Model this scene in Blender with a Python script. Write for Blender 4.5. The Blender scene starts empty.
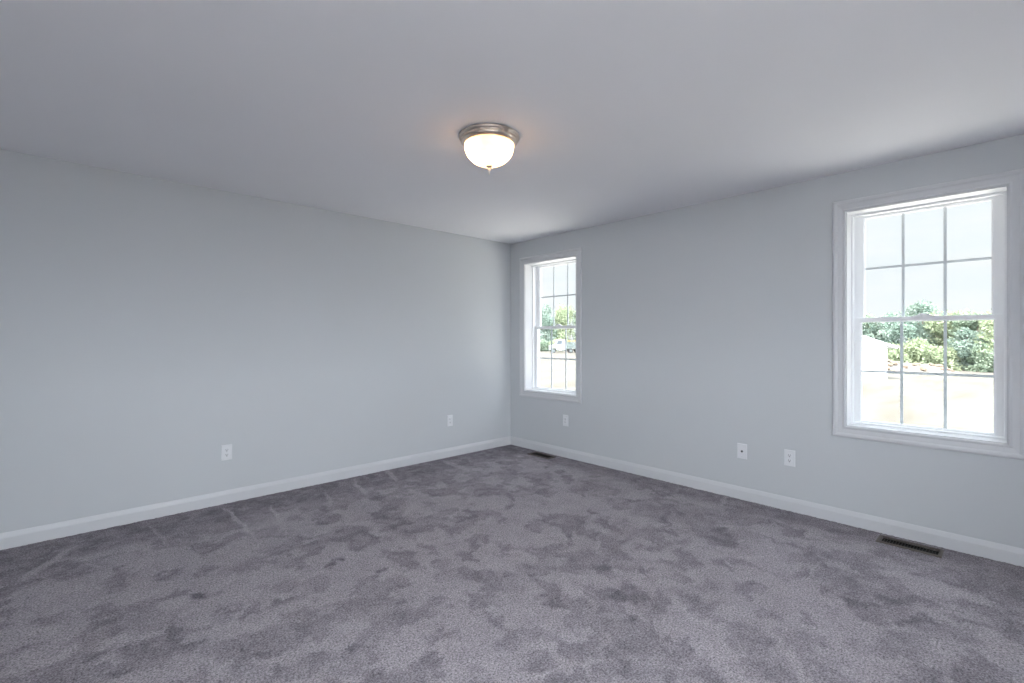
import bpy, bmesh, math, random
import numpy as np
from mathutils import Vector, Matrix

S = bpy.context.scene
C = S.collection
R = math.radians

# ------------------------------------------------------------------ camera
# world: x runs along the left wall towards the window wall, y towards the left wall, z up; floor at z = 0
CAM = Vector((0.0, 0.0, 1.281))
YAW = 46.94
cam_data = bpy.data.cameras.new('camera')
cam = bpy.data.objects.new('camera', cam_data); C.objects.link(cam)
cam.location = CAM
cam.rotation_euler = (R(90), 0, R(YAW - 90))
cam_data.sensor_width = 36.0
cam_data.lens = 474.0 / 1024.0 * 36.0
cam_data.shift_y = -2.5 / 1024.0
cam_data.clip_start = 0.02
cam_data.clip_end = 1000
S.camera = cam

S.view_settings.view_transform = 'Standard'
S.view_settings.look = 'None'
S.view_settings.gamma = 1.0
S.view_settings.use_curve_mapping = False
S.view_settings.exposure = 0.0

S.cycles.use_denoising = True
S.cycles.max_bounces = 14
S.cycles.diffuse_bounces = 9
S.cycles.glossy_bounces = 4
S.cycles.transparent_max_bounces = 24
S.cycles.caustics_reflective = False
S.cycles.caustics_refractive = False
S.cycles.sample_clamp_indirect = 6.0

# ------------------------------------------------------------------ sky and sun
SUN_DIR = Vector((-0.62, 0.30, 1.15)).normalized()      # towards the sun: behind the house
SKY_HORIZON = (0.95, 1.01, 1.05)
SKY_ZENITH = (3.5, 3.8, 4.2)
GLOW = 18.5                                               # unseen sky on the other side of the house, brightened to light the room
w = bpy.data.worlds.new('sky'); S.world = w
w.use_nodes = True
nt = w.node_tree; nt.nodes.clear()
def wn(t, **k):
    n = nt.nodes.new(t)
    for a, b in k.items(): setattr(n, a, b)
    return n
tc = wn('ShaderNodeTexCoord')
sx = wn('ShaderNodeSeparateXYZ'); nt.links.new(tc.outputs['Generated'], sx.inputs[0])
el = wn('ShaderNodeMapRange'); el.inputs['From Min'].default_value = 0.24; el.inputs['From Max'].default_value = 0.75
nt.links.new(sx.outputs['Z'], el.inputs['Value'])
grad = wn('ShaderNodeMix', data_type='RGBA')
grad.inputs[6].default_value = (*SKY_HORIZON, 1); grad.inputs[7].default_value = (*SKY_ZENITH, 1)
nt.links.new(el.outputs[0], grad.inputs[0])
no = wn('ShaderNodeTexNoise'); no.inputs['Scale'].default_value = 3.0; no.inputs['Detail'].default_value = 5
mp = wn('ShaderNodeMapping'); mp.inputs['Scale'].default_value = (1, 1, 5)
nt.links.new(tc.outputs['Generated'], mp.inputs[0]); nt.links.new(mp.outputs[0], no.inputs['Vector'])
cr = wn('ShaderNodeMapRange'); cr.inputs['From Min'].default_value = 0.45; cr.inputs['From Max'].default_value = 0.65; cr.inputs['To Max'].default_value = 0.8
nt.links.new(no.outputs[0], cr.inputs['Value'])
cl = wn('ShaderNodeMix', data_type='RGBA'); cl.inputs[7].default_value = (1.05, 1.05, 1.05, 1); cl.blend_type = 'LIGHTEN'
nt.links.new(cr.outputs[0], cl.inputs[0]); nt.links.new(grad.outputs[2], cl.inputs[6])
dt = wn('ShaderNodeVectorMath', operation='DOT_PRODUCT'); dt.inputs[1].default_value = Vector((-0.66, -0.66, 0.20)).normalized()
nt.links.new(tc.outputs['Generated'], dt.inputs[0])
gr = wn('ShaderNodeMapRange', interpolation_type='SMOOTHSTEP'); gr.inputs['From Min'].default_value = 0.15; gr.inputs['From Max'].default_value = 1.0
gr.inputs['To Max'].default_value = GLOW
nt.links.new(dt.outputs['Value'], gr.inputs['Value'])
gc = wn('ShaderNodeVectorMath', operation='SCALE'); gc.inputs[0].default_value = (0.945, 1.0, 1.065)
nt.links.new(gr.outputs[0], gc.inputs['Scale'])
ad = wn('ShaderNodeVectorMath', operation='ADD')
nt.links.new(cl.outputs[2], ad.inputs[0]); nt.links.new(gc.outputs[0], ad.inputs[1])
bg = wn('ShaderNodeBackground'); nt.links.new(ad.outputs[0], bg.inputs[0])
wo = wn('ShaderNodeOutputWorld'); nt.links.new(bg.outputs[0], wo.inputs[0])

sd = bpy.data.lights.new('sun', 'SUN'); sd.energy = 13.0; sd.angle = R(0.6); sd.color = (1.0, 0.95, 0.87)
sun = bpy.data.objects.new('sun', sd); C.objects.link(sun)
sun.rotation_euler = SUN_DIR.to_track_quat('Z', 'Y').to_euler()

# ------------------------------------------------------------------ helpers
def lin(r, g, b):
    f = lambda c: (c / 255 / 12.92) if c / 255 <= .04045 else ((c / 255 + .055) / 1.055) ** 2.4
    return (f(r), f(g), f(b))

def material(name, col, rough=0.6, metal=0.0, spec=0.5, noise=None, bump=None, emit=None):
    """noise = (scale, amount): value variation; bump = (scale, strength, distance)"""
    m = bpy.data.materials.new(name); m.use_nodes = True
    t = m.node_tree; p = t.nodes['Principled BSDF']
    p.inputs['Base Color'].default_value = (*col, 1)
    p.inputs['Roughness'].default_value = rough
    p.inputs['Metallic'].default_value = metal
    p.inputs['Specular IOR Level'].default_value = spec
    co = t.nodes.new('ShaderNodeTexCoord')
    if noise:
        n = t.nodes.new('ShaderNodeTexNoise'); n.inputs['Scale'].default_value = noise[0]; n.inputs['Detail'].default_value = 4
        t.links.new(co.outputs['Object'], n.inputs['Vector'])
        mr = t.nodes.new('ShaderNodeMapRange'); mr.inputs['From Min'].default_value = .3; mr.inputs['From Max'].default_value = .7
        mr.inputs['To Min'].default_value = 1 - noise[1]; mr.inputs['To Max'].default_value = 1 + noise[1]
        t.links.new(n.outputs[0], mr.inputs['Value'])
        v = t.nodes.new('ShaderNodeVectorMath'); v.operation = 'SCALE'; v.inputs[0].default_value = col
        t.links.new(mr.outputs[0], v.inputs['Scale']); t.links.new(v.outputs[0], p.inputs['Base Color'])
    if bump:
        n = t.nodes.new('ShaderNodeTexNoise'); n.inputs['Scale'].default_value = bump[0]; n.inputs['Detail'].default_value = 3
        t.links.new(co.outputs['Object'], n.inputs['Vector'])
        b = t.nodes.new('ShaderNodeBump'); b.inputs['Strength'].default_value = bump[1]; b.inputs['Distance'].default_value = bump[2]
        t.links.new(n.outputs[0], b.inputs['Height']); t.links.new(b.outputs[0], p.inputs['Normal'])
    if emit:
        p.inputs['Emission Color'].default_value = (*emit[0], 1); p.inputs['Emission Strength'].default_value = emit[1]
    return m

def tag(o, label=None, cat=None, group=None, kind=None):
    if label: o['label'] = label
    if cat: o['category'] = cat
    if group: o['group'] = group
    if kind: o['kind'] = kind
    return o

def empty(name, loc, rz=0.0, parent=None):
    o = bpy.data.objects.new(name, None); C.objects.link(o)
    o.location = loc; o.rotation_euler = (0, 0, rz); o.empty_display_size = .1
    o.parent = parent
    return o

def link(name, me, mat, parent=None, smooth=False):
    if mat: me.materials.append(mat)
    if smooth:
        me.polygons.foreach_set('use_smooth', [True] * len(me.polygons))
    o = bpy.data.objects.new(name, me); C.objects.link(o); o.parent = parent
    return o

def from_bm(name, bm, mat, parent=None, smooth=False):
    bmesh.ops.recalc_face_normals(bm, faces=bm.faces)
    me = bpy.data.meshes.new(name); bm.to_mesh(me); bm.free()
    return link(name, me, mat, parent, smooth)

def box(bm, x0, x1, y0, y1, z0, z1, bevel=0.0, mat=None):
    vs = [bm.verts.new((x, y, z)) for x in (x0, x1) for y in (y0, y1) for z in (z0, z1)]
    fs = [bm.faces.new([vs[i] for i in q]) for q in ((0,1,3,2),(4,6,7,5),(0,4,5,1),(2,3,7,6),(0,2,6,4),(1,5,7,3))]
    if bevel > 0:
        es = list({e for f in fs for e in f.edges})
        bmesh.ops.bevel(bm, geom=es, offset=bevel, segments=2, affect='EDGES', profile=.6)
    if mat is not None:
        bmesh.ops.transform(bm, matrix=mat, verts=[v for v in vs if v.is_valid])

def frame(bm, hw, hh, prof, zc=0.0):
    """mitred frame round a rectangle (half width hw, half height hh); prof = closed list of (outward, y)"""
    rings = []
    for d, y in prof:
        rings.append([bm.verts.new((sx * (hw + d), y, zc + sz * (hh + d))) for sx, sz in ((-1,-1),(1,-1),(1,1),(-1,1))])
    n = len(prof)
    for i in range(n):
        a, b = rings[i], rings[(i + 1) % n]
        for k in range(4):
            bm.faces.new((a[k], a[(k + 1) % 4], b[(k + 1) % 4], b[k]))

def lathe(bm, pts, seg=48, zaxis=True):
    """revolve (radius, z) points about z"""
    rings = []
    for r, z in pts:
        if r < 1e-6: rings.append([bm.verts.new((0, 0, z))])
        else: rings.append([bm.verts.new((r * math.cos(2 * math.pi * k / seg), r * math.sin(2 * math.pi * k / seg), z)) for k in range(seg)])
    for a, b in zip(rings, rings[1:]):
        for k in range(seg):
            q = [a[k % len(a)], a[(k + 1) % len(a)], b[(k + 1) % len(b)], b[k % len(b)]]
            q = list(dict.fromkeys(q))
            if len(q) > 2: bm.faces.new(q)

def cyl(bm, p0, p1, r, seg=16, r1=None):
    p0, p1 = Vector(p0), Vector(p1); d = (p1 - p0)
    q = d.to_track_quat('Z', 'Y').to_matrix().to_4x4()
    g = bmesh.ops.create_cone(bm, cap_ends=True, segments=seg, radius1=r, radius2=r if r1 is None else r1, depth=d.length)
    bmesh.ops.transform(bm, matrix=Matrix.Translation((p0 + p1) / 2) @ q, verts=g['verts'])

def copy_tree(o, parent=None):
    c = o.copy(); C.objects.link(c); c.parent = parent
    for ch in o.children: copy_tree(ch, c)
    return c

# ------------------------------------------------------------------ materials
WALL = lin(206, 209, 212)
M_wall = material('wall_paint', WALL, .75, spec=.25, noise=(1.3, .012), bump=(220, .10, .0006))
M_ceil = material('ceiling_paint', lin(237, 237, 240), .85, spec=.2, noise=(1.0, .012), bump=(160, .16, .0008))
M_trim = material('trim_paint', lin(215, 216, 219), .38, spec=.45)
M_vinyl = material('white_vinyl', lin(242, 243, 245), .42, spec=.4)
M_grille = material('grille_vinyl', lin(228, 233, 238), .5)
M_plate = material('plate_plastic', lin(232, 233, 236), .35)
M_dark = material('dark_slot', lin(40, 40, 44), .6)
M_nickel = material('brushed_nickel', lin(226, 213, 200), .33, metal=1.0, noise=(60, .05))
M_bronze = material('register_metal', lin(98, 90, 86), .6, metal=0.0, noise=(30, .08))
M_louver = material('louver_metal', lin(32, 27, 24), .6)
M_void = material('duct_inside', lin(14, 10, 8), .9)

def glass_material():
    m = bpy.data.materials.new('window_glass'); m.use_nodes = True
    t = m.node_tree; t.nodes.clear()
    tr = t.nodes.new('ShaderNodeBsdfTransparent'); tr.inputs[0].default_value = (.985, .995, .99, 1)
    gl = t.nodes.new('ShaderNodeBsdfGlossy'); gl.inputs['Roughness'].default_value = .02
    fr = t.nodes.new('ShaderNodeFresnel'); fr.inputs['IOR'].default_value = 1.4
    mx = t.nodes.new('ShaderNodeMixShader'); o = t.nodes.new('ShaderNodeOutputMaterial')
    ge = t.nodes.new('ShaderNodeNewGeometry')                      # only the entering face reflects
    iv = t.nodes.new('ShaderNodeMath'); iv.operation = 'SUBTRACT'; iv.inputs[0].default_value = 1; t.links.new(ge.outputs['Backfacing'], iv.inputs[1])
    mu = t.nodes.new('ShaderNodeMath'); mu.operation = 'MULTIPLY'; t.links.new(fr.outputs[0], mu.inputs[0]); t.links.new(iv.outputs[0], mu.inputs[1])
    t.links.new(mu.outputs[0], mx.inputs[0]); t.links.new(tr.outputs[0], mx.inputs[1]); t.links.new(gl.outputs[0], mx.inputs[2])
    t.links.new(mx.outputs[0], o.inputs[0])
    return m
M_glass = glass_material()

# ------------------------------------------------------------------ room shell
XR, YL = 3.935, 4.235            # window wall plane, left wall plane
XB, YB = -1.30, -1.30          # the two walls behind the camera
HC = 2.438                     # ceiling height
T = 0.24                       # outside wall thickness
GZ = -1.9                      # ground outside
WIN_W, WIN_Z0, WIN_Z1 = 0.778, 0.677, 2.164

def wall_mesh(name, along, plane, outward, a0, a1, holes):
    """wall with rectangular holes; along = 'x' or 'y'; plane = room-side coordinate; outward = +1/-1; holes = (c0, c1, z0, z1)"""
    bm = bmesh.new()
    us = sorted({a0, a1, *[h[0] for h in holes], *[h[1] for h in holes]})
    zs = sorted({GZ - .3, 0.0, HC + .25, *[h[2] for h in holes], *[h[3] for h in holes]})
    inside = lambda u, z: any(h[0] < u < h[1] and h[2] < z < h[3] for h in holes)
    def co(u, d, z):
        return (u, plane + outward * d, z) if along == 'x' else (plane + outward * d, u, z)
    for i in range(len(us) - 1):
        for j in range(len(zs) - 1):
            u0, u1, z0, z1 = us[i], us[i + 1], zs[j], zs[j + 1]
            if inside((u0 + u1) / 2, (z0 + z1) / 2): continue
            for d in (0, T):
                bm.faces.new([bm.verts.new(co(*p)) for p in ((u0, d, z0), (u1, d, z0), (u1, d, z1), (u0, d, z1))])
            for (du, dz, e) in ((-1, 0, (u0, z0, u0, z1)), (1, 0, (u1, z0, u1, z1)), (0, -1, (u0, z0, u1, z0)), (0, 1, (u0, z1, u1, z1))):
                uu, zz = (u0 + u1) / 2 + du * (u1 - u0), (z0 + z1) / 2 + dz * (z1 - z0)
                ii, jj = i + du, j + dz
                out = not (0 <= ii < len(us) - 1 and 0 <= jj < len(zs) - 1)
                if not out: out = inside((us[ii] + us[ii + 1]) / 2, (zs[jj] + zs[jj + 1]) / 2)
                if out:
                    bm.faces.new([bm.verts.new(co(*p)) for p in ((e[0], 0, e[1]), (e[2], 0, e[3]), (e[2], T, e[3]), (e[0], T, e[1]))])
    bmesh.ops.remove_doubles(bm, verts=bm.verts, dist=1e-5)
    return tag(from_bm(name, bm, M_wall), kind='structure')

def hole(c, wd=WIN_W, z0=WIN_Z0, z1=WIN_Z1): return (c - wd / 2, c + wd / 2, z0, z1)
W2, W1 = 0.432, 3.602          # window centres along the window wall
FILL_WINDOWS_X = ((-0.15, 2.1, 6), (2.9, .22, 1))   # windows added for light (centre, width, panes across) on the wall y = YB
FILL_WINDOWS_Y = ((-0.25, .50, 2),)                 # another added for light, on the wall x = XB
BZ0, BZ1 = 0.75, 2.33
wall_mesh('wall_right', 'y', XR, 1, YB, YL, [hole(W2), hole(W1)])
wall_mesh('wall_left', 'x', YL, 1, XB - T, XR + T, [])
wall_mesh('wall_front', 'x', YB, -1, XB - T, XR + T, [hole(c[0], c[1], BZ0, BZ1) for c in FILL_WINDOWS_X])
wall_mesh('wall_back', 'y', XB, -1, YB, YL, [hole(c[0], c[1], BZ0, BZ1) for c in FILL_WINDOWS_Y])

bm = bmesh.new(); box(bm, XB, XR, YB, YL, HC, HC + .25)
tag(from_bm('ceiling', bm, M_ceil), kind='structure')
bm = bmesh.new(); box(bm, XB, XR, YB, YL, -.25, -.012)
M_sub = material('subfloor', lin(150, 130, 105), .8, noise=(8, .1))
tag(from_bm('floor', bm, M_sub), kind='structure')

# baseboards: flat board with an ogee top
BB = [(0, 0), (.0145, 0), (.0145, .070), (.0138, .074), (.0115, .080), (.0075, .090), (.0035, .099), (.002, .101), (0, .101)]
def baseboard(name, p0, p1, inward):
    bm = bmesh.new(); p0, p1, n = Vector(p0), Vector(p1), Vector(inward)
    a = [bm.verts.new((*(p0 + n * d), z - .004)) for d, z in BB]; b = [bm.verts.new((*(p1 + n * d), z - .004)) for d, z in BB]
    for i in range(len(BB)):
        j = (i + 1) % len(BB); bm.faces.new((a[i], a[j], b[j], b[i]))
    bm.faces.new(a); bm.faces.new(b[::-1])
    return tag(from_bm(name, bm, M_trim), kind='structure')
baseboard('baseboard_left', (XB, YL), (XR, YL), (0, -1))
baseboard('baseboard_right', (XR, YB), (XR, YL - .0145), (-1, 0))
baseboard('baseboard_front', (XB + .0145, YB), (XR - .0145, YB), (0, 1))
baseboard('baseboard_back', (XB, YB), (XB, YL - .0145), (1, 0))

# ------------------------------------------------------------------ windows
CASING = [(0, .004), (0, -.009), (.004, -.0125), (.010, -.0125), (.014, -.0095), (.018, -.0085), (.046, -.0125), (.050, -.0155),
          (.056, -.0185), (.064, -.0195), (.070, -.0185), (.0745, -.0150), (.0765, -.0110), (.0765, .004)]
def make_window(name, loc, rz, wd=WIN_W, z0=WIN_Z0, z1=WIN_Z1, cols=3, detail=True):
    hw, hh = wd / 2, (z1 - z0) / 2; zc = 0.0
    root = tag(empty(name, loc, rz), kind='structure')           # origin at the centre of the opening in the wall face; local y points out
    bm = bmesh.new(); frame(bm, hw, hh, CASING); from_bm('casing', bm, M_trim, root)
    bm = bmesh.new(); frame(bm, hw, hh, [(-.0005, .001), (-.0005, .118), (-.006, .118), (-.006, .001)])
    from_bm('jamb_extension', bm, M_trim, root)
    # vinyl master frame with the tracks of the two sashes
    bm = bmesh.new()
    frame(bm, hw, hh, [(-.001, .118), (-.001, .238), (-.022, .238), (-.022, .219), (-.014, .219), (-.014, .1835), (-.019, .1835), (-.019, .1805),
                       (-.011, .1805), (-.011, .146), (-.017, .146), (-.020, .142), (-.020, .122), (-.016, .118)])
    from_bm('window_frame', bm, M_vinyl, root)
    mz = -.0055                                                     # meeting height
    def sash(nm, y0, y1, za, zb, sw, rb, rt, gy):
        # rectangular ring with different stile and rail widths, bevelled towards the glass
        bm = bmesh.new()
        ow = hw - .013
        def ring(dx, db, dtp, y): return [bm.verts.new(p) for p in ((-ow + dx, y, za + db), (ow - dx, y, za + db), (ow - dx, y, zb - dtp), (-ow + dx, y, zb - dtp))]
        rr = [ring(0, 0, 0, y0 + .002), ring(.002, .002, .002, y0), ring(sw - .007, rb - .005, rt - .005, y0), ring(sw - .005, rb - .003, rt - .003, y0 + .004), ring(sw, rb, rt, gy - .001),
              ring(sw, rb, rt, gy + .012), ring(sw - .004, rb - .003, rt - .003, y1), ring(0, 0, 0, y1)]
        for i in range(len(rr)):
            a, b = rr[i], rr[(i + 1) % len(rr)]
            for k in range(4): bm.faces.new((a[k], a[(k + 1) % 4], b[(k + 1) % 4], b[k]))
        s = from_bm(nm, bm, M_vinyl, root)
        gx, g0, g1 = ow - sw, za + rb, zb - rt
        for yy in (gy, gy + .011):
            pass
        bm = bmesh.new(); box(bm, -gx - .002, gx + .002, gy, gy + .0025, g0 - .002, g1 + .002)
        from_bm('glass', bm, M_glass, s)
        bm = bmesh.new(); h = .008
        for k in range(1, cols):
            x = -gx + 2 * gx * k / cols
            box(bm, x - h, x + h, gy + .004, gy + .0085, g0, g1)
        z = (g0 + g1) / 2
        for k in range(cols):
            xa = -gx + 2 * gx * k / cols + (h if k else 0); xb = -gx + 2 * gx * (k + 1) / cols - (h if k < cols - 1 else 0)
            box(bm, xa, xb, gy + .004, gy + .0085, z - h, z + h)
        from_bm('grille', bm, M_grille, s)
        return s
    up = sash('upper_sash', .186, .216, mz - .012, hh - .010, .060, .021, .022, .194)
    lo = sash('lower_sash', .149, .179, -hh + .010, mz + .016, .050, .023, .033, .157)
    if detail:
        # cam lock in the middle of the meeting rail: low base with sloping shoulders, and its lever
        bm = bmesh.new()
        pr = [(-.052, 0), (-.046, .004), (-.030, .008), (-.020, .015), (-.009, .0185), (.009, .0185), (.020, .015), (.030, .008), (.046, .004), (.052, 0)]
        a = [bm.verts.new((x, .150, mz + .016 + z)) for x, z in pr]; b = [bm.verts.new((x, .176, mz + .016 + z)) for x, z in pr]
        for i in range(len(pr)):
            j = (i + 1) % len(pr); bm.faces.new((a[i], a[j], b[j], b[i]))
        bm.faces.new(a); bm.faces.new(b)
        lk = from_bm('sash_lock', bm, M_vinyl, lo)
        bm = bmesh.new(); box(bm, -.004, .034, .1455, .153, mz + .024, mz + .031, .0015)
        from_bm('lock_lever', bm, M_vinyl, lk)
        for sx in (-1, 1):
            bm = bmesh.new(); box(bm, sx * (hw - .045) - .015, sx * (hw - .045) + .015, .152, .168, mz + .016, mz + .020, .0015)
            from_bm('tilt_latch', bm, M_vinyl, lo)
        bm = bmesh.new(); box(bm, -.12, .12, .144, .150, -hh + .020, -hh + .026, .001)
        from_bm('lift_rail', bm, M_vinyl, lo)
    # daylight portal in the opening (guides sampling of the sky, adds no light)
    pl = bpy.data.lights.new('daylight_portal', 'AREA'); pl.shape = 'RECTANGLE'; pl.size = wd; pl.size_y = z1 - z0
    pl.cycles.is_portal = True
    po = bpy.data.objects.new('daylight_portal', pl); C.objects.link(po); po.parent = root
    po.location = (0, T + .01, 0); po.rotation_euler = (R(90), 0, R(180))
    po.rotation_euler = (R(-90), 0, 0)
    return root
zc = (WIN_Z0 + WIN_Z1) / 2
make_window('window_1', (XR, W1, zc), R(-90))
make_window('window_2', (XR, W2, zc), R(-90))
bc = (BZ0 + BZ1) / 2
n = 3
for c in FILL_WINDOWS_X:  # unseen windows put in behind the camera to light the room
    make_window('window_%d' % n, (c[0], YB, bc), R(180), c[1], BZ0, BZ1, c[2], False); n += 1
for c in FILL_WINDOWS_Y:  # likewise added, out of view, to bring in more daylight
    make_window('window_%d' % n, (XB, c[0], bc), R(90), c[1], BZ0, BZ1, c[2], False); n += 1

# ------------------------------------------------------------------ carpet
rng = np.random.default_rng(7)
def vnoise(x, y, cell, seed):
    g = np.random.default_rng(seed).random((400, 400))
    u, v = x / cell + 57.3, y / cell + 91.7
    i, j = np.floor(u).astype(int), np.floor(v).astype(int)
    a, b = u - i, v - j
    a = a * a * (3 - 2 * a); b = b * b * (3 - 2 * b)
    i %= 399; j %= 399
    return (g[i, j] * (1 - a) + g[i + 1, j] * a) * (1 - b) + (g[i, j + 1] * (1 - a) + g[i + 1, j + 1] * a) * b
PILE = [
(2.38,2.01,0.024,-0.022,-0.158,-0.133,0.70), (2.22,1.58,0.079,-0.086,-0.049,-0.034,0.90), (2.02,1.34,0.054,-0.123,-0.076,-0.040,0.90),
(1.87,1.83,0.052,-0.087,-0.068,-0.058,0.80), (1.77,1.55,0.030,-0.146,-0.076,-0.045,0.80), (3.08,1.31,0.039,-0.110,-0.161,-0.057,0.80),
(2.69,1.55,0.050,-0.047,-0.105,-0.061,0.70), (2.68,1.75,0.029,-0.027,-0.137,-0.089,0.50), (3.27,1.74,0.177,-0.315,-0.174,-0.085,0.50),
(1.35,1.30,0.058,-0.054,-0.046,-0.044,0.80), (1.50,1.06,0.036,-0.034,-0.040,-0.028,0.80), (1.88,1.23,0.038,-0.060,-0.036,-0.020,0.70),
(1.67,1.22,0.025,-0.023,-0.028,-0.020,0.60), (2.08,0.73,0.036,-0.034,-0.202,-0.071,0.60), (3.31,2.54,0.114,-0.107,-0.180,-0.138,0.40),
(1.85,0.99,0.085,-0.052,-0.028,-0.018,0.60), (2.91,0.49,0.049,-0.148,-0.200,-0.020,0.85), (2.83,0.31,0.066,-0.062,-0.080,-0.009,0.80),
(2.49,0.35,0.038,-0.071,-0.076,-0.005,0.60), (3.51,0.17,0.039,-0.184,-0.165,0.001,0.70), (2.81,0.14,0.029,-0.059,-0.097,0.000,0.60),
(1.99,0.64,0.028,-0.026,-0.083,-0.027,0.70), (3.89,1.00,0.037,-0.357,-0.178,-0.036,0.55), (2.30,0.65,0.046,-0.085,-0.073,-0.015,0.50),
(2.35,1.12,0.138,-0.069,-0.068,-0.040,0.35), (1.66,2.95,0.090,-0.231,-0.089,-0.132,0.80), (1.83,3.28,0.090,-0.084,-0.066,-0.118,0.70),
(1.35,2.95,0.086,-0.148,-0.074,-0.142,0.85), (1.85,2.70,0.028,-0.075,-0.043,-0.052,0.70), (1.85,2.35,0.037,-0.034,-0.055,-0.069,0.70),
(1.56,2.26,0.042,-0.039,-0.042,-0.061,0.70), (1.24,2.43,0.028,-0.026,-0.027,-0.052,0.90), (1.12,2.69,0.041,-0.028,-0.014,-0.037,0.80),
(1.62,2.00,0.115,-0.141,-0.050,-0.057,0.75), (1.13,2.09,0.050,-0.074,-0.038,-0.059,0.85), (1.31,1.94,0.024,-0.056,-0.051,-0.056,0.70),
(1.44,1.80,-0.003,-0.086,-0.065,-0.037,0.80), (1.41,1.62,0.005,-0.077,-0.036,-0.020,0.80), (1.16,1.71,0.069,-0.064,-0.019,-0.029,0.70),
(0.87,1.85,0.063,-0.059,-0.025,-0.053,0.75), (0.62,2.09,0.068,-0.022,-0.007,-0.043,0.80), (0.68,1.91,0.036,-0.081,-0.038,-0.060,0.60),
(0.85,1.68,0.025,-0.023,-0.023,-0.045,0.70), (0.81,2.60,0.051,-0.024,-0.011,-0.044,0.60), (0.71,2.29,0.030,-0.028,-0.015,-0.049,0.50),
(2.58,3.04,0.102,-0.164,-0.087,-0.097,0.60), (1.03,3.01,0.249,-0.026,-0.011,-0.045,0.60), (0.79,2.16,0.036,-0.003,-0.007,-0.040,0.70),
(1.61,2.46,0.045,-0.042,-0.031,-0.047,0.40), (-0.19,3.89,0.176,0.110,0.031,-0.248,0.90), (0.01,3.52,0.095,-0.051,0.002,-0.091,0.80),
(0.19,3.45,0.025,-0.023,-0.003,-0.060,0.70), (0.40,3.17,0.047,-0.001,-0.003,-0.070,0.80), (0.54,3.07,0.032,-0.030,-0.016,-0.092,0.60),
(0.47,2.80,0.055,-0.051,-0.007,-0.044,0.80), (0.30,2.82,0.042,-0.039,-0.007,-0.063,0.70), (0.33,2.52,0.054,0.015,0.003,-0.081,0.80),
(0.08,2.57,0.035,0.002,0.004,-0.043,0.80), (-0.09,3.01,0.057,-0.015,0.004,-0.044,0.80), (0.14,2.36,0.053,0.025,0.008,-0.059,0.80),
(0.53,2.53,0.051,0.013,-0.002,-0.048,0.70), (0.44,2.48,0.029,0.001,-0.001,-0.027,0.70), (0.49,2.07,0.045,0.012,0.002,-0.081,0.70),
(0.62,3.44,0.098,-0.037,-0.019,-0.137,0.60), (-0.22,3.20,0.034,-0.032,0.003,-0.046,0.60), (0.23,3.91,0.386,-0.018,-0.001,-0.119,0.60),
(-0.23,3.51,0.045,0.021,0.017,-0.114,0.70), (0.74,2.97,0.144,-0.017,-0.011,-0.068,0.50), (0.88,3.76,0.243,-0.017,-0.025,-0.149,0.45),
(1.53,3.81,0.313,-0.016,-0.049,-0.148,0.45), (2.31,3.79,0.402,-0.020,-0.074,-0.139,0.35), (0.24,2.40,0.030,-0.028,-0.004,-0.038,0.30),
(0.14,2.91,0.041,-0.038,-0.002,-0.043,0.30), (0.87,3.72,0.016,-0.412,-0.014,-0.024,-0.90), (1.09,3.61,-0.047,-0.321,-0.019,-0.013,-0.90),
(1.83,3.88,-0.054,-0.238,-0.025,-0.024,-0.70), (2.22,4.05,-0.052,-0.241,-0.034,-0.037,-0.60), (-0.09,3.78,0.108,0.180,0.008,-0.049,-0.70),
(0.43,3.83,0.020,-0.249,-0.010,-0.018,-0.50), (3.02,0.78,0.145,-0.004,-0.009,-0.008,-0.70), (2.35,1.93,0.011,-0.015,-0.168,-0.130,-0.50),
(2.49,1.84,0.004,-0.012,-0.185,-0.114,-0.40), (3.80,1.60,0.174,0.033,-0.021,-0.021,-0.60), (1.52,3.78,-0.043,-0.186,-0.020,-0.014,-0.60),
(2.86,3.84,-0.015,-0.335,-0.047,-0.052,-0.50), (3.24,0.28,0.023,-0.087,-0.120,-0.003,-0.50), (0.18,3.01,0.146,-0.052,-0.000,-0.071,-0.25),
(0.35,2.30,0.092,-0.064,-0.005,-0.045,-0.20)]

STEP = .0115
nx, ny = int(round((XR - XB) / STEP)) + 1, int(round((YL - YB) / STEP)) + 1
gx, gy = np.meshgrid(np.linspace(XB, XR, nx), np.linspace(YB, YL, ny), indexing='ij')
X, Y = gx.ravel(), gy.ravel()
wx = X + (vnoise(X, Y, .09, 1) - .5) * .08 + (vnoise(X, Y, .03, 2) - .5) * .06
wy = Y + (vnoise(X, Y, .09, 3) - .5) * .08 + (vnoise(X, Y, .03, 4) - .5) * .06
base = .26 * vnoise(wx, wy, .24, 5) + .46 * vnoise(wx, wy, .11, 6) + .28 * vnoise(wx, wy, .065, 7)
fine = .6 * vnoise(wx, wy, .06, 8) + .4 * vnoise(wx, wy, .03, 9)
pile = np.clip((base - .49) / .09, 0, 1) * .50 * (.5 + fine)
edge = np.maximum(np.clip((.50 - (YL - Y)) / .12, 0, 1), np.clip((.34 - (XR - X)) / .12, 0, 1) * .8)   # brushed the other way along the walls
pile = np.maximum(pile, edge * (.45 + .5 * fine))
for (cx, cy, ux, uy, vx, vy, s) in PILE:
    det = ux * vy - uy * vx
    k = 1.0 if s > 0 else .3                     # the bright strokes of the vacuum cleaner keep straighter edges
    dx, dy = X + (wx - X) * k - cx, Y + (wy - Y) * k - cy
    a = (dx * vy - dy * vx) / det; b = (ux * dy - uy * dx) / det
    m = np.clip((1.25 - np.sqrt(a * a + b * b)) / (.60 if s > 0 else .6), 0, 1)
    m = m * m * (3 - 2 * m) * (.85 if s > 0 else 1.15) * abs(s) * (.45 + 1.0 * fine if s > 0 else 1)
    pile = np.maximum(pile, m) if s > 0 else pile * (1 - m) - .22 * m
pile = pile + (fine - .5) * .5
tuft = rng.random(X.size)
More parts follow.
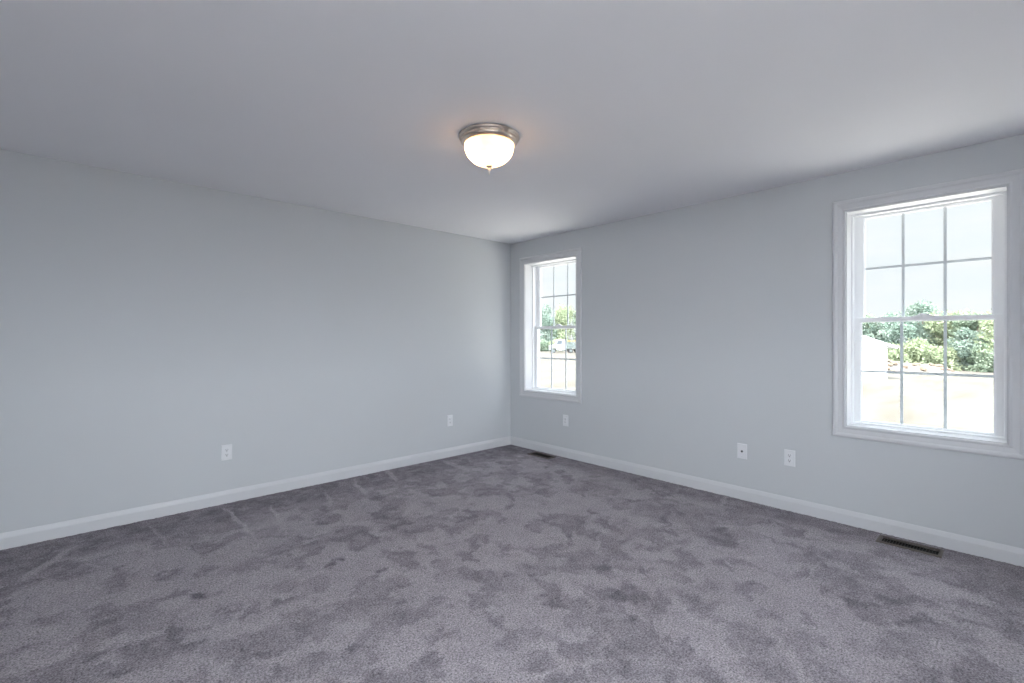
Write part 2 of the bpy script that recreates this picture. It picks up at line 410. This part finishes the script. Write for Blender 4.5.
z = .0 + (tuft - .5) * .0045 - np.clip(pile, 0, 1) * .0012
verts = np.stack([X, Y, z], 1)
idx = np.arange(nx * ny).reshape(nx, ny)
quads = np.stack([idx[:-1, :-1], idx[1:, :-1], idx[1:, 1:], idx[:-1, 1:]], -1).reshape(-1, 4)
REG = [(3.795, W2 + .033), (3.795, 3.585)]       # floor registers: the carpet is cut out round them
rw, rl = .050, .138
qc = verts[quads].mean(1)
keep = np.ones(len(quads), bool)
for (cx, cy) in REG: keep &= ~((abs(qc[:, 0] - cx) < rw) & (abs(qc[:, 1] - cy) < rl))
quads = quads[keep]
me = bpy.data.meshes.new('carpet')
me.vertices.add(len(verts)); me.vertices.foreach_set('co', verts.ravel())
me.loops.add(quads.size); me.loops.foreach_set('vertex_index', quads.ravel().astype(np.int32))
me.polygons.add(len(quads)); me.polygons.foreach_set('loop_start', np.arange(0, quads.size, 4, dtype=np.int32))
at = me.attributes.new('pile', 'FLOAT', 'POINT'); at.data.foreach_set('value', pile.astype(np.float32))
me.update(); me.validate()
M_carpet = bpy.data.materials.new('carpet_pile'); M_carpet.use_nodes = True
t = M_carpet.node_tree; p = t.nodes['Principled BSDF']
p.inputs['Roughness'].default_value = .95; p.inputs['Specular IOR Level'].default_value = .1
CARPET_LIGHT, CARPET_DARK = lin(161, 155, 161), lin(118, 113, 120)
a = t.nodes.new('ShaderNodeAttribute'); a.attribute_name = 'pile'
mx = t.nodes.new('ShaderNodeMix'); mx.data_type = 'RGBA'; mx.clamp_factor = False
mx.inputs[6].default_value = (*CARPET_LIGHT, 1); mx.inputs[7].default_value = (*CARPET_DARK, 1)
t.links.new(a.outputs['Fac'], mx.inputs[0])
co = t.nodes.new('ShaderNodeTexCoord')
n1 = t.nodes.new('ShaderNodeTexNoise'); n1.inputs['Scale'].default_value = 125; n1.inputs['Detail'].default_value = 2; n1.inputs['Roughness'].default_value = .8
t.links.new(co.outputs['Object'], n1.inputs['Vector'])
mr = t.nodes.new('ShaderNodeMapRange'); mr.inputs['From Min'].default_value = .3; mr.inputs['From Max'].default_value = .7
mr.inputs['To Min'].default_value = .38; mr.inputs['To Max'].default_value = 1.62
t.links.new(n1.outputs[0], mr.inputs['Value'])
vs = t.nodes.new('ShaderNodeVectorMath'); vs.operation = 'SCALE'
t.links.new(mx.outputs[2], vs.inputs[0]); t.links.new(mr.outputs[0], vs.inputs['Scale']); t.links.new(vs.outputs[0], p.inputs['Base Color'])
carpet = link('carpet', me, M_carpet)
tag(carpet, 'grey lavender cut pile carpet with vacuum marks and footprints', 'carpet', kind='stuff')

# ------------------------------------------------------------------ floor registers
def make_register(loc):
    root = empty('floor_register', loc)
    bm = bmesh.new(); L, W = .155, .066
    def ring(a, b, z): return [bm.verts.new((sx * a, sy * b, z)) for sx, sy in ((-1,-1),(1,-1),(1,1),(-1,1))]
    rr = [ring(W, L, -.004), ring(W, L, .0035), ring(W - .004, L - .004, .0065), ring(W - .013, L - .016, .0065), ring(W - .015, L - .018, .004), ring(W - .015, L - .018, -.008)]
    for q, s in zip(rr, rr[1:]):
        for k in range(4): bm.faces.new((q[k], q[(k + 1) % 4], s[(k + 1) % 4], s[k]))
    from_bm('flange', bm, M_bronze, root)
    bm = bmesh.new(); ln = L - .018; wn_ = W - .015; N = 19
    for k in range(1, N):
        y = -ln + 2 * ln * k / N
        mt = Matrix.Translation((0, y, -.001)) @ Matrix.Rotation(R(12), 4, 'X')
        box(bm, -wn_, wn_, -.0010, .0010, -.007, .003, 0, mt)
    box(bm, -.0022, .0022, -ln, ln, -.008, -.004)
    o = from_bm('louver', bm, M_louver, root); o.name = 'louvers'; o['kind'] = 'stuff'
    bm = bmesh.new(); box(bm, -wn_ - .004, wn_ + .004, -ln - .004, ln + .004, -.0115, -.0095)
    from_bm('duct_opening', bm, M_void, root)
    return root
r1 = make_register((*REG[0], .002)); tag(r1, 'bronze floor register in carpet below the large right window, nearest the camera', 'floor vent')
r2 = copy_tree(r1); r2.location = (*REG[1], .002); tag(r2, 'small dark floor register in carpet by the far room corner', 'floor vent')

# ------------------------------------------------------------------ wall plates
def plate_base(name, loc, rz):
    root = empty(name, loc, rz)        # origin on the wall face; local -y points into the room
    bm = bmesh.new(); w_, h_ = .037, .060
    def ring(a, b, y): return [bm.verts.new((sx * a, y, sz * b)) for sx, sz in ((-1,-1),(1,-1),(1,1),(-1,1))]
    rr = [ring(w_, h_, 0), ring(w_, h_, -.003), ring(w_ - .003, h_ - .003, -.0062)]
    for q, s in zip(rr, rr[1:]):
        for k in range(4): bm.faces.new((q[k], q[(k + 1) % 4], s[(k + 1) % 4], s[k]))
    bm.faces.new(rr[-1])
    from_bm('cover_plate', bm, M_plate, root)
    return root
def screw(root, z):
    bm = bmesh.new(); cyl(bm, (0, -.0060, z), (0, -.0072, z), .0032, 14); s = from_bm('screw', bm, M_plate, root)
    bm = bmesh.new(); box(bm, -.0026, .0026, -.0075, -.0070, z - .0004, z + .0004); from_bm('screw_slot', bm, M_dark, s)
def duplex(name, loc, rz):
    root = plate_base(name, loc, rz)
    for s in (1, -1):
        bm = bmesh.new(); zc_ = s * .0195
        pts = []
        for k in range(28):
            an = 2 * math.pi * k / 28
            pts.append((.0175 * math.cos(an), max(-.0135, min(.0135, .0175 * math.sin(an)))))
        a_ = [bm.verts.new((x, -.006, zc_ + zz)) for x, zz in pts]; b_ = [bm.verts.new((x * .97, -.0082, zc_ + zz * .97)) for x, zz in pts]
        for i in range(28):
            j = (i + 1) % 28; bm.faces.new((a_[i], a_[j], b_[j], b_[i]))
        bm.faces.new(b_)
        f_ = from_bm('receptacle', bm, M_plate, root)
        bm = bmesh.new()
        box(bm, -.0078, -.0052, -.0087, -.0080, zc_ - .001, zc_ + .0085); box(bm, .0052, .0078, -.0087, -.0080, zc_ + .0005, zc_ + .0085)
        cyl(bm, (0, -.0080, zc_ - .0068), (0, -.0087, zc_ - .0068), .0034, 12)
        from_bm('slots', bm, M_dark, f_)
    screw(root, 0)
    return root
def decorator(name, loc, rz):
    root = plate_base(name, loc, rz)
    bm = bmesh.new(); frame(bm, .0165, .0335, [(0, -.006), (0, -.0088), (.0022, -.0088), (.0022, -.006)]); from_bm('bezel', bm, M_plate, root)
    bm = bmesh.new(); box(bm, -.0158, .0158, -.0085, -.004, -.0328, .0328, .0012); f_ = from_bm('receptacle', bm, M_plate, root)
    bm = bmesh.new()
    for s in (1, -1):
        zc_ = s * .017
        box(bm, -.0076, -.0054, -.0092, -.0084, zc_ - .002, zc_ + .006); box(bm, .0054, .0076, -.0092, -.0084, zc_ - .001, zc_ + .006)
        cyl(bm, (0, -.0084, zc_ - .008), (0, -.0092, zc_ - .008), .003, 12)
    from_bm('slots', bm, M_dark, f_)
    return root
def coax(name, loc, rz):
    root = plate_base(name, loc, rz)
    bm = bmesh.new(); cyl(bm, (0, -.006, 0), (0, -.0085, 0), .0085, 6); nut = from_bm('connector_nut', bm, M_dark, root)
    bm = bmesh.new(); cyl(bm, (0, -.008, 0), (0, -.0185, 0), .0048, 20); from_bm('connector_barrel', bm, M_dark, nut)
    screw(root, .041); screw(root, -.041)
    return root
tag(duplex('wall_outlet', (.901, YL, .394), 0), 'white duplex outlet low on the long blank left wall, toward the left', 'outlet')
tag(decorator('wall_outlet', (3.030, YL, .392), 0), 'white outlet plate with rectangular insert on left wall near the corner', 'outlet')
P565 = XR * math.tan(R(YAW) - math.atan((565.7 - 512) / 474)); P742 = XR * math.tan(R(YAW) - math.atan((742.3 - 512) / 474)); P790 = XR * math.tan(R(YAW) - math.atan((789.8 - 512) / 474))
tag(decorator('wall_outlet', (XR, P565, .397), R(-90)), 'small white outlet plate under the narrow far window by the corner', 'outlet')
tag(coax('cable_plate', (XR, P742, .384), R(-90)), 'white cable wall plate with one dark round connector between the windows', 'wall plate')
tag(duplex('wall_outlet', (XR, P790, .392), R(-90)), 'white duplex outlet just right of the cable plate, below the right window side', 'outlet')

# ------------------------------------------------------------------ ceiling lamp
LAMP_GLASS, LAMP_W = .22, 3.4
LX, LY = 1.755, 2.069
lamp = tag(empty('ceiling_lamp', (LX, LY, HC)), 'lit flush mount ceiling lamp with brushed nickel ring and frosted glass bowl', 'ceiling lamp')
bm = bmesh.new()
lathe(bm, [(.060, 0), (.168, 0), (.1725, -.003), (.1735, -.009), (.171, -.014), (.163, -.017), (.1605, -.022), (.1625, -.027), (.1625, -.034), (.158, -.039),
           (.1525, -.043), (.147, -.047), (.143, -.049), (.137, -.049), (.135, -.046), (.139, -.034), (.145, -.012), (.060, -.008)], 72)
from_bm('pan', bm, M_nickel, lamp, True)
M_bowl = bpy.data.materials.new('frosted_glass'); M_bowl.use_nodes = True
t = M_bowl.node_tree; t.nodes.clear()
co = t.nodes.new('ShaderNodeTexCoord'); nz = t.nodes.new('ShaderNodeTexNoise'); nz.inputs['Scale'].default_value = 14; nz.inputs['Detail'].default_value = 3; nz.inputs['Distortion'].default_value = 1.5
t.links.new(co.outputs['Object'], nz.inputs['Vector'])
cm = t.nodes.new('ShaderNodeMix'); cm.data_type = 'RGBA'; cm.inputs[6].default_value = (.85, .64, .42, 1); cm.inputs[7].default_value = (1, .88, .72, 1)
t.links.new(nz.outputs[0], cm.inputs[0])
tl = t.nodes.new('ShaderNodeBsdfTranslucent'); t.links.new(cm.outputs[2], tl.inputs[0])
gl = t.nodes.new('ShaderNodeBsdfGlossy'); gl.inputs['Roughness'].default_value = .25; gl.inputs[0].default_value = (.9, .85, .8, 1)
m1 = t.nodes.new('ShaderNodeMixShader'); m1.inputs[0].default_value = .06; t.links.new(tl.outputs[0], m1.inputs[1]); t.links.new(gl.outputs[0], m1.inputs[2])
em = t.nodes.new('ShaderNodeEmission'); em.inputs[0].default_value = (1, .66, .38, 1); em.inputs[1].default_value = LAMP_GLASS
sh = t.nodes.new('ShaderNodeAddShader'); t.links.new(m1.outputs[0], sh.inputs[0]); t.links.new(em.outputs[0], sh.inputs[1])
ou = t.nodes.new('ShaderNodeOutputMaterial'); t.links.new(sh.outputs[0], ou.inputs[0])
bm = bmesh.new()
lathe(bm, [(.1380, -.045), (.1405, -.056), (.1395, -.072), (.133, -.094), (.124, -.111), (.110, -.128), (.092, -.143), (.070, -.155), (.046, -.163), (.022, -.167), (.004, -.168)], 72)
from_bm('glass_bowl', bm, M_bowl, lamp, True)
bm = bmesh.new()
lathe(bm, [(0, -.163), (.015, -.165), (.0175, -.169), (.0165, -.173), (.010, -.177), (.0065, -.181), (.0095, -.186), (.0105, -.191), (.008, -.196), (.0035, -.200), (.0025, -.212), (.003, -.216), (0, -.219)], 24)
from_bm('finial', bm, M_nickel, lamp, True)
M_bulb = material('bulb_glass', (1, .9, .8), .4, emit=((1, .72, .45), 12))
for sx in (-1, 1):
    bm = bmesh.new()
    bx_ = [(0, .030), (.010, .029), (.020, .022), (.026, .010), (.027, -.002), (.022, -.016), (.014, -.028), (.013, -.044), (0, -.044)]
    lathe(bm, bx_, 20)
    d = Vector((.7318, -.6816, 0)) * sx
    rot = d.to_track_quat('Z', 'Y').to_matrix().to_4x4()
    bmesh.ops.transform(bm, matrix=Matrix.Translation(d * .060 + Vector((0, 0, -.075))) @ rot, verts=bm.verts)
    from_bm('bulb', bm, M_bulb, lamp, True)
    bl = bpy.data.lights.new('bulb_light', 'POINT'); bl.energy = LAMP_W; bl.color = (1, .68, .42); bl.shadow_soft_size = .03
    bo = bpy.data.objects.new('bulb_light', bl); C.objects.link(bo); bo.parent = lamp; bo.location = d * .082 + Vector((0, 0, -.085))

# ------------------------------------------------------------------ outside
VIEW = R(YAW - 90)                  # heading used for things that stand square to the line of sight
M_dirt = bpy.data.materials.new('pale_dirt'); M_dirt.use_nodes = True
t = M_dirt.node_tree; p = t.nodes['Principled BSDF']; p.inputs['Roughness'].default_value = 1; p.inputs['Specular IOR Level'].default_value = .05
co = t.nodes.new('ShaderNodeTexCoord')
mp = t.nodes.new('ShaderNodeMapping'); mp.inputs['Rotation'].default_value = (0, 0, -VIEW); mp.inputs['Scale'].default_value = (.10, .5, .5)
t.links.new(co.outputs['Object'], mp.inputs[0])
n1 = t.nodes.new('ShaderNodeTexNoise'); n1.inputs['Scale'].default_value = 1.0; n1.inputs['Detail'].default_value = 6; n1.inputs['Roughness'].default_value = .65
t.links.new(mp.outputs[0], n1.inputs['Vector'])
rp = t.nodes.new('ShaderNodeValToRGB')
rp.color_ramp.elements[0].position = .33; rp.color_ramp.elements[0].color = (*lin(84, 80, 73), 1)
rp.color_ramp.elements[1].position = .62; rp.color_ramp.elements[1].color = (*lin(98, 95, 90), 1)
e = rp.color_ramp.elements.new(.45); e.color = (*lin(91, 88, 82), 1)
t.links.new(n1.outputs[0], rp.inputs[0]); t.links.new(rp.outputs[0], p.inputs['Base Color'])
M_rock = material('pale_rock', lin(98, 84, 71), .9, noise=(2, .15))
M_white = material('white_siding', lin(232, 232, 232), .6)
M_roof = material('pale_roof', lin(205, 205, 205), .7, noise=(3, .05))

bm = bmesh.new()
N = 60
ext = 260.0
vsg = [[bm.verts.new((-60 + (ext + 60) * i / N, -120 + (ext + 20) * j / N, GZ)) for j in range(N + 1)] for i in range(N + 1)]
for i in range(N):
    for j in range(N): bm.faces.new((vsg[i][j], vsg[i + 1][j], vsg[i + 1][j + 1], vsg[i][j + 1]))
tag(from_bm('ground', bm, M_dirt), kind='structure')

M_bounce = material('white_bounce', lin(245, 243, 240), .95, noise=(9, .06))  # near-white ground out of view, added to bounce daylight up to the ceiling
bm = bmesh.new(); box(bm, XB - 14, XR + .3, YB - 14, YL + 13, GZ - .05, GZ + .04)
tag(from_bm('bounce_ground', bm, M_bounce), kind='structure')
M_side_bounce = material('pale_bounce', lin(206, 201, 192), .95, noise=(9, .06))  # darker unseen bounce strip by the window wall, also added for ceiling light
bm = bmesh.new(); box(bm, XR + .3, XR + 13, YB - 14, YL + 13, GZ - .05, GZ + .04)
tag(from_bm('side_bounce_ground', bm, M_side_bounce), kind='structure')

# pale dirt mound with rocks, beside the trees
rd = random.Random(3)
ml = empty('dirt_mound', (58.2, 8.6, GZ), VIEW)
NX, NY = 90, 40
bm = bmesh.new(); gv = []
def mound_h(u, v):
    # u along -7..5.5, v -3..3
    top = 1.9 - .085 * (u + 7) - (.35 if u > -1.2 else 0) * min(1, (u + 1.2) / .8 if u > -1.2 else 0)
    ed = min(1, max(0, (5.1 - u) / .8)) * min(1, max(0, (u + 9) / 1.0))
    fr = min(1, max(0, (v + 3) / 2.1)); bk = min(1, max(0, (3 - v) / 1.5))
    s_ = lambda q: q * q * (3 - 2 * q)
    from mathutils import noise as nz_
    k = nz_.noise(Vector((u * .9, v * .9, 0))) * .22 + nz_.noise(Vector((u * 2.7, v * 2.7, 5))) * .12
    return max(-.05, (top + k) * s_(ed) * s_(fr) * s_(bk))
for i in range(NX + 1):
    row = []
    for j in range(NY + 1):
        u, v = -9.2 + 14.6 * i / NX, -3.2 + 6.4 * j / NY
        row.append(bm.verts.new((u, v, mound_h(u, v))))
    gv.append(row)
for i in range(NX):
    for j in range(NY): bm.faces.new((gv[i][j], gv[i + 1][j], gv[i + 1][j + 1], gv[i][j + 1]))
from_bm('soil', bm, M_dirt, ml, True)
for k in range(46):
    u, v = rd.uniform(-7, 4.6), rd.uniform(-2.7, -.6)
    bm = bmesh.new(); g = bmesh.ops.create_icosphere(bm, subdivisions=2, radius=rd.uniform(.12, .34))
    for q in bm.verts: q.co *= rd.uniform(.8, 1.15)
    bmesh.ops.scale(bm, vec=(rd.uniform(1, 1.7), 1, rd.uniform(.5, .8)), verts=bm.verts)
    o = from_bm('rock', bm, M_rock, ml); o.location = (u, v, mound_h(u, v) + .02); o.rotation_euler = (0, 0, rd.uniform(0, 3))
tag(ml, 'long pale dirt mound with rocks in front of the trees, outside right window', 'dirt mound')

# white shed with a low sloping roof at the left of the right-hand view
sh_ = empty('storage_shed', (45.6, 8.4, GZ), VIEW)
SP = [(-4.9, 0), (1.9, 0), (1.9, 2.62), (-1.5, 3.72), (-4.9, 2.62)]
bm = bmesh.new()
a_ = [bm.verts.new((x, 0, z)) for x, z in SP]; b_ = [bm.verts.new((x, 4.5, z)) for x, z in SP]
for i in range(5): bm.faces.new((a_[i], a_[(i + 1) % 5], b_[(i + 1) % 5], b_[i]))
bm.faces.new(a_); bm.faces.new(b_)
from_bm('wall', bm, M_white, sh_)
bm = bmesh.new()
RP = [(-5.5, 2.44), (-1.5, 3.74), (2.5, 2.44), (2.5, 2.60), (-1.5, 3.90), (-5.5, 2.60)]
a_ = [bm.verts.new((x, -.3, z)) for x, z in RP]; b_ = [bm.verts.new((x, 4.8, z)) for x, z in RP]
for i in range(6): bm.faces.new((a_[i], a_[(i + 1) % 6], b_[(i + 1) % 6], b_[i]))
for q in (a_, b_): bm.faces.new((q[0], q[1], q[4], q[5])); bm.faces.new((q[1], q[2], q[3], q[4]))
from_bm('roof', bm, M_roof, sh_)
tag(sh_, 'overexposed white shed with sloping roof at left edge of right window view', 'shed')

# white truck with a stake bed seen through the far window, side on, cab to the left
tk = empty('flatbed_truck', (82.0, 71.1, GZ), VIEW)
M_tw = material('truck_white', lin(122, 122, 125), .6)
M_tire = material('tire_rubber', lin(52, 50, 50), .9)
M_bed = material('bed_grey_green', lin(74, 82, 80), .7, noise=(2, .1))
M_orange = material('orange_boom', lin(140, 104, 62), .5)
M_tg = material('truck_glass', lin(40, 48, 54), .5)
bm = bmesh.new()
prof = [(-2.9, .75), (-2.95, 1.55), (-2.75, 1.78), (-1.62, 1.98), (-1.18, 2.95), (-1.0, 3.08), (.55, 3.12), (.68, 3.0), (.70, .8), (.2, .62), (-1.1, .62), (-1.35, .85), (-1.6, 1.15), (-2.0, 1.22), (-2.35, 1.12), (-2.6, .8)]
a_ = [bm.verts.new((x, -1.1, z)) for x, z in prof]; b_ = [bm.verts.new((x, 1.1, z)) for x, z in prof]
for i in range(len(prof)):
    j = (i + 1) % len(prof); bm.faces.new((a_[i], a_[j], b_[j], b_[i]))
bm.faces.new(a_); bm.faces.new(b_)
cab = from_bm('cab', bm, M_tw, tk)
bm = bmesh.new()
for y in (-1.12,):
    g_ = [(-1.35, 2.05), (-1.02, 2.8), (-.1, 2.85), (-.1, 2.05)]
    q0 = [bm.verts.new((x, y, z)) for x, z in g_]; q1 = [bm.verts.new((x, y + .02, z)) for x, z in g_]
    for i in range(4): bm.faces.new((q0[i], q0[(i + 1) % 4], q1[(i + 1) % 4], q1[i]))
    bm.faces.new(q0); bm.faces.new(q1)
from_bm('side_window', bm, M_tg, cab)
bm = bmesh.new(); box(bm, -3.12, -2.9, -1.15, 1.15, .62, .92, .03); from_bm('bumper', bm, M_bed, tk)
bm = bmesh.new(); box(bm, -1.0, 4.6, -.5, .5, .62, .85); from_bm('chassis', bm, M_tire, tk)
bm = bmesh.new(); box(bm, .9, 5.0, -1.2, 1.2, 1.0, 1.2)
for k in range(11):
    x = .95 + 4.0 * k / 10
    for y in (-1.2, 1.12): box(bm, x - .05, x + .05, y, y + .08, 1.2, 2.3)
for z_ in (1.32, 1.62, 1.92, 2.2):
    for y in (-1.16, 1.1): box(bm, .9, 5.0, y, y + .05, z_, z_ + .2)
for z_ in (1.32, 1.62, 1.92, 2.2): box(bm, .9, .95, -1.1, 1.1, z_, z_ + .2)
from_bm('stake_bed', bm, M_bed, tk)
bm = bmesh.new(); box(bm, 1.3, 5.2, -.25, .25, 2.62, 2.82, .04); box(bm, 3.2, 3.5, -.2, .2, 1.2, 2.65); from_bm('boom', bm, M_orange, tk)
for x, y in ((-1.98, -.95), (-1.98, .95), (1.9, -.95), (1.9, .95), (3.4, -.95), (3.4, .95)):
    bm = bmesh.new(); cyl(bm, (x, y - .16, .52), (x, y + .16, .52), .52, 28); wh = from_bm('wheel', bm, M_tire, tk)
    bm = bmesh.new(); s_ = -1 if y < 0 else 1; cyl(bm, (x, y + s_ * .15, .52), (x, y + s_ * .18, .52), .27, 20); from_bm('hub_cap', bm, M_bed, wh)
tag(tk, 'white truck with grey stake bed parked by trees, seen through far window', 'truck')

# ------------------------------------------------------------------ trees and shrubs
def leaf_material(name, c0, c1):
    m = bpy.data.materials.new(name); m.use_nodes = True
    t = m.node_tree; t.nodes.clear()
    at_ = t.nodes.new('ShaderNodeAttribute'); at_.attribute_name = 'tone'
    mx_ = t.nodes.new('ShaderNodeMix'); mx_.data_type = 'RGBA'; mx_.inputs[6].default_value = (*c0, 1); mx_.inputs[7].default_value = (*c1, 1)
    t.links.new(at_.outputs['Fac'], mx_.inputs[0])
    df = t.nodes.new('ShaderNodeBsdfDiffuse'); tl_ = t.nodes.new('ShaderNodeBsdfTranslucent')
    t.links.new(mx_.outputs[2], df.inputs[0]); t.links.new(mx_.outputs[2], tl_.inputs[0])
    ms = t.nodes.new('ShaderNodeMixShader'); ms.inputs[0].default_value = .4
    t.links.new(df.outputs[0], ms.inputs[1]); t.links.new(tl_.outputs[0], ms.inputs[2])
    o_ = t.nodes.new('ShaderNodeOutputMaterial'); t.links.new(ms.outputs[0], o_.inputs[0])
    return m
LEAF = [leaf_material('leaf_deep', lin(98, 118, 106), lin(146, 156, 146)),
        leaf_material('leaf_mid', lin(108, 125, 106), lin(150, 160, 142)),
        leaf_material('leaf_light', lin(122, 134, 106), lin(160, 167, 140))]
M_bark = material('bark', lin(120, 105, 92), .9, noise=(6, .2))

def crown_mesh(seed, h, w_, n, size, low):
    """leaf clumps on a cloud of rounded boughs; low = height where foliage starts (fraction)"""
    g = np.random.default_rng(seed)
    nb = 26
    bt = g.random(nb)
    bz = (low + (1 - low) * (bt ** .85)) * h * .9
    prof_ = np.sqrt(np.clip(1 - ((bz / h - .42) / .62) ** 2, .05, 1))
    ba = g.random(nb) * 2 * np.pi
    brr = w_ * .5 * prof_ * np.sqrt(g.random(nb)) * .8
    bc_ = np.stack([brr * np.cos(ba), brr * np.sin(ba), bz], 1)
    br = w_ * (.13 + .12 * g.random(nb))
    k = g.integers(0, nb, n)
    d = g.normal(size=(n, 3)); d /= np.linalg.norm(d, axis=1)[:, None]
    P_ = bc_[k] + d * (br[k] * (g.random(n) ** .35))[:, None] * np.array([1, 1, .85])
    P_[:, 2] = np.clip(P_[:, 2], .03, None)
    a_ = g.normal(size=(n, 3)) + d * .4; a_ /= np.linalg.norm(a_, axis=1)[:, None]
    b_ = np.cross(a_, g.normal(size=(n, 3))); b_ /= np.linalg.norm(b_, axis=1)[:, None]
    s_ = size * (.6 + .8 * g.random(n))[:, None]
    V = np.stack([P_ - a_ * s_, P_ + b_ * s_ * .6, P_ + a_ * s_, P_ - b_ * s_ * .6], 1).reshape(-1, 3)
    V[:, 2] = np.clip(V[:, 2], .01, None)
    me_ = bpy.data.meshes.new('crown')
    me_.vertices.add(4 * n); me_.vertices.foreach_set('co', V.ravel())
    me_.loops.add(4 * n); me_.loops.foreach_set('vertex_index', np.arange(4 * n, dtype=np.int32))
    me_.polygons.add(n); me_.polygons.foreach_set('loop_start', np.arange(0, 4 * n, 4, dtype=np.int32))
    tone = np.clip(.5 * g.random(nb)[k] + .5 * g.random(n), 0, 1)
    at_ = me_.attributes.new('tone', 'FLOAT', 'POINT'); at_.data.foreach_set('value', np.repeat(tone, 4).astype(np.float32))
    me_.update()
    return me_
def trunk_mesh(seed, h, r_):
    bm = bmesh.new(); q = random.Random(seed)
    pts = [Vector((0, 0, 0))]
    for k in range(4): pts.append(pts[-1] + Vector((q.uniform(-.2, .2), q.uniform(-.2, .2), h * .2)))
    for k in range(4): cyl(bm, pts[k], pts[k + 1], r_ * (1 - .2 * k), 9, r_ * (1 - .2 * (k + 1)))
    for k in range(6):
        b0 = pts[1 + k % 3]; an = q.uniform(0, 6.28)
        cyl(bm, b0, b0 + Vector((math.cos(an) * h * .2, math.sin(an) * h * .2, h * .18)), r_ * .4, 6, r_ * .12)
    return bm
def make_tree(seed, h, w_, mat, n=6500, size=.17, low=.02, name='leafy_tree'):
    root = empty(name, (0, 0, GZ))
    link('crown', crown_mesh(seed, h, w_, n, size, low), mat, root)
    from_bm('trunk', trunk_mesh(seed, h, h * .022), M_bark, root)
    return root
def make_shrub(seed, h, w_, mat, n=3000, size=.11):
    root = empty('leafy_shrub', (0, 0, GZ))
    link('foliage', crown_mesh(seed, h, w_, n, size, .0), mat, root)
    from_bm('stem', trunk_mesh(seed, h, .05), M_bark, root)
    return root
proto = [make_tree(11, 7.0, 6.0, LEAF[0]), make_tree(12, 7.0, 5.4, LEAF[1]), make_tree(13, 7.0, 6.6, LEAF[2])]
sproto = [make_shrub(21, 2.2, 3.0, LEAF[2]), make_shrub(22, 2.2, 3.2, LEAF[1])]
used = set()
def put(protos, k, x, y, h, rz, label, cat='tree', group=None, wide=1.0, ref=7.0):
    src = protos[k]
    o = src if (id(protos), k) not in used else copy_tree(src)
    used.add((id(protos), k))
    s_ = h / ref
    o.location = (x, y, GZ); o.rotation_euler = (0, 0, rz); o.scale = (s_ * wide, s_ * wide, s_)
    for a in ('group',):
        if a in o: del o[a]
    tag(o, label, cat, group)
    return o
# seen through the right-hand window
put(proto, 0, 76.5, 8.0, 7.7, .4, 'tallest leafy tree rising above the middle of the right window view')
put(proto, 1, 69.5, 13.4, 6.3, 1.3, 'green tree behind the white shed at left of right window view')
put(proto, 0, 69.2, 10.4, 6.1, 2.2, 'deep green tree between the white shed and the tallest tree')
put(proto, 2, 73.3, 5.3, 6.2, .9, 'pale green tree just right of the tallest tree, above the dirt mound end')
put(proto, 1, 71.6, 3.0, 6.1, 3.2, 'tree behind the right end of the dirt mound, second from view edge')
put(proto, 2, 66.5, .4, 5.9, 4.0, 'pale green tree at the right edge of the right window view')
put(proto, 0, 66.2, 3.6, 4.3, 5.0, 'bluish green tree standing right behind the end of the dirt mound')
put(sproto, 1, 65.0, 2.2, 2.5, 0, 'green shrub at ground level right of the dirt mound', 'shrub', ref=2.2)
put(sproto, 0, 63.8, 9.6, 2.4, 1, 'yellow green shrub behind dirt mound beside the shed roof end', 'shrub', ref=2.2)
put(sproto, 0, 65.6, 7.4, 2.9, 2.6, 'yellow green shrub behind the middle of the dirt mound', 'shrub', ref=2.2)
put(sproto, 0, 65.6, 5.0, 2.1, 3.9, 'yellow green shrub behind the lower right part of dirt mound', 'shrub', ref=2.2)
put(sproto, 1, 64.4, .6, 2.2, 5.1, 'low green shrub at bottom right corner of the right window trees', 'shrub', ref=2.2)
# seen through the far window
put(proto, 1, 91.5, 92.0, 12.2, .3, 'tall tree at the left edge of the far window view', wide=.72)
put(proto, 0, 95.2, 88.3, 12.4, 1.9, 'tall tree directly behind the white truck cab', wide=.72)
put(proto, 2, 98.9, 84.6, 12.0, 2.9, 'tall pale tree behind the stake bed of the white truck', wide=.66)
put(proto, 1, 102.8, 80.9, 12.3, 5.2, 'tall tree at the right edge of the far window view', wide=.72)
put(proto, 2, 87.0, 90.8, 6.2, 4.4, 'lower pale tree left of the white truck in far window')
put(sproto, 1, 89.4, 85.6, 3.2, .4, 'wide green shrub behind the hood of the white truck', 'shrub', ref=2.2, wide=1.3)
put(sproto, 0, 93.0, 82.0, 3.0, 1.4, 'wide yellow green shrub behind the bed of the white truck', 'shrub', ref=2.2, wide=1.3)

# the rest of the tree line, glimpsed from a step aside
row = random.Random(9)
for k in range(34):
    an = R(-14 + 74 * k / 33); 
    d_ = 76 + max(0, math.degrees(an) - 12) * 1.6 + (4.5 if k % 2 else -1.5)
    deg = math.degrees(an)
    x_, y_ = d_ * math.cos(an), d_ * math.sin(an)
    if -0.5 < deg < 11.5 or 36.5 < deg < 47.5: continue
    put(proto, k % 3, x_, y_, row.uniform(6, 7.2) + max(0, deg - 12) * .17, row.uniform(0, 6), 'leafy green tree in the row along the far side of the field', group='trees along the far side of the field', wide=.85)
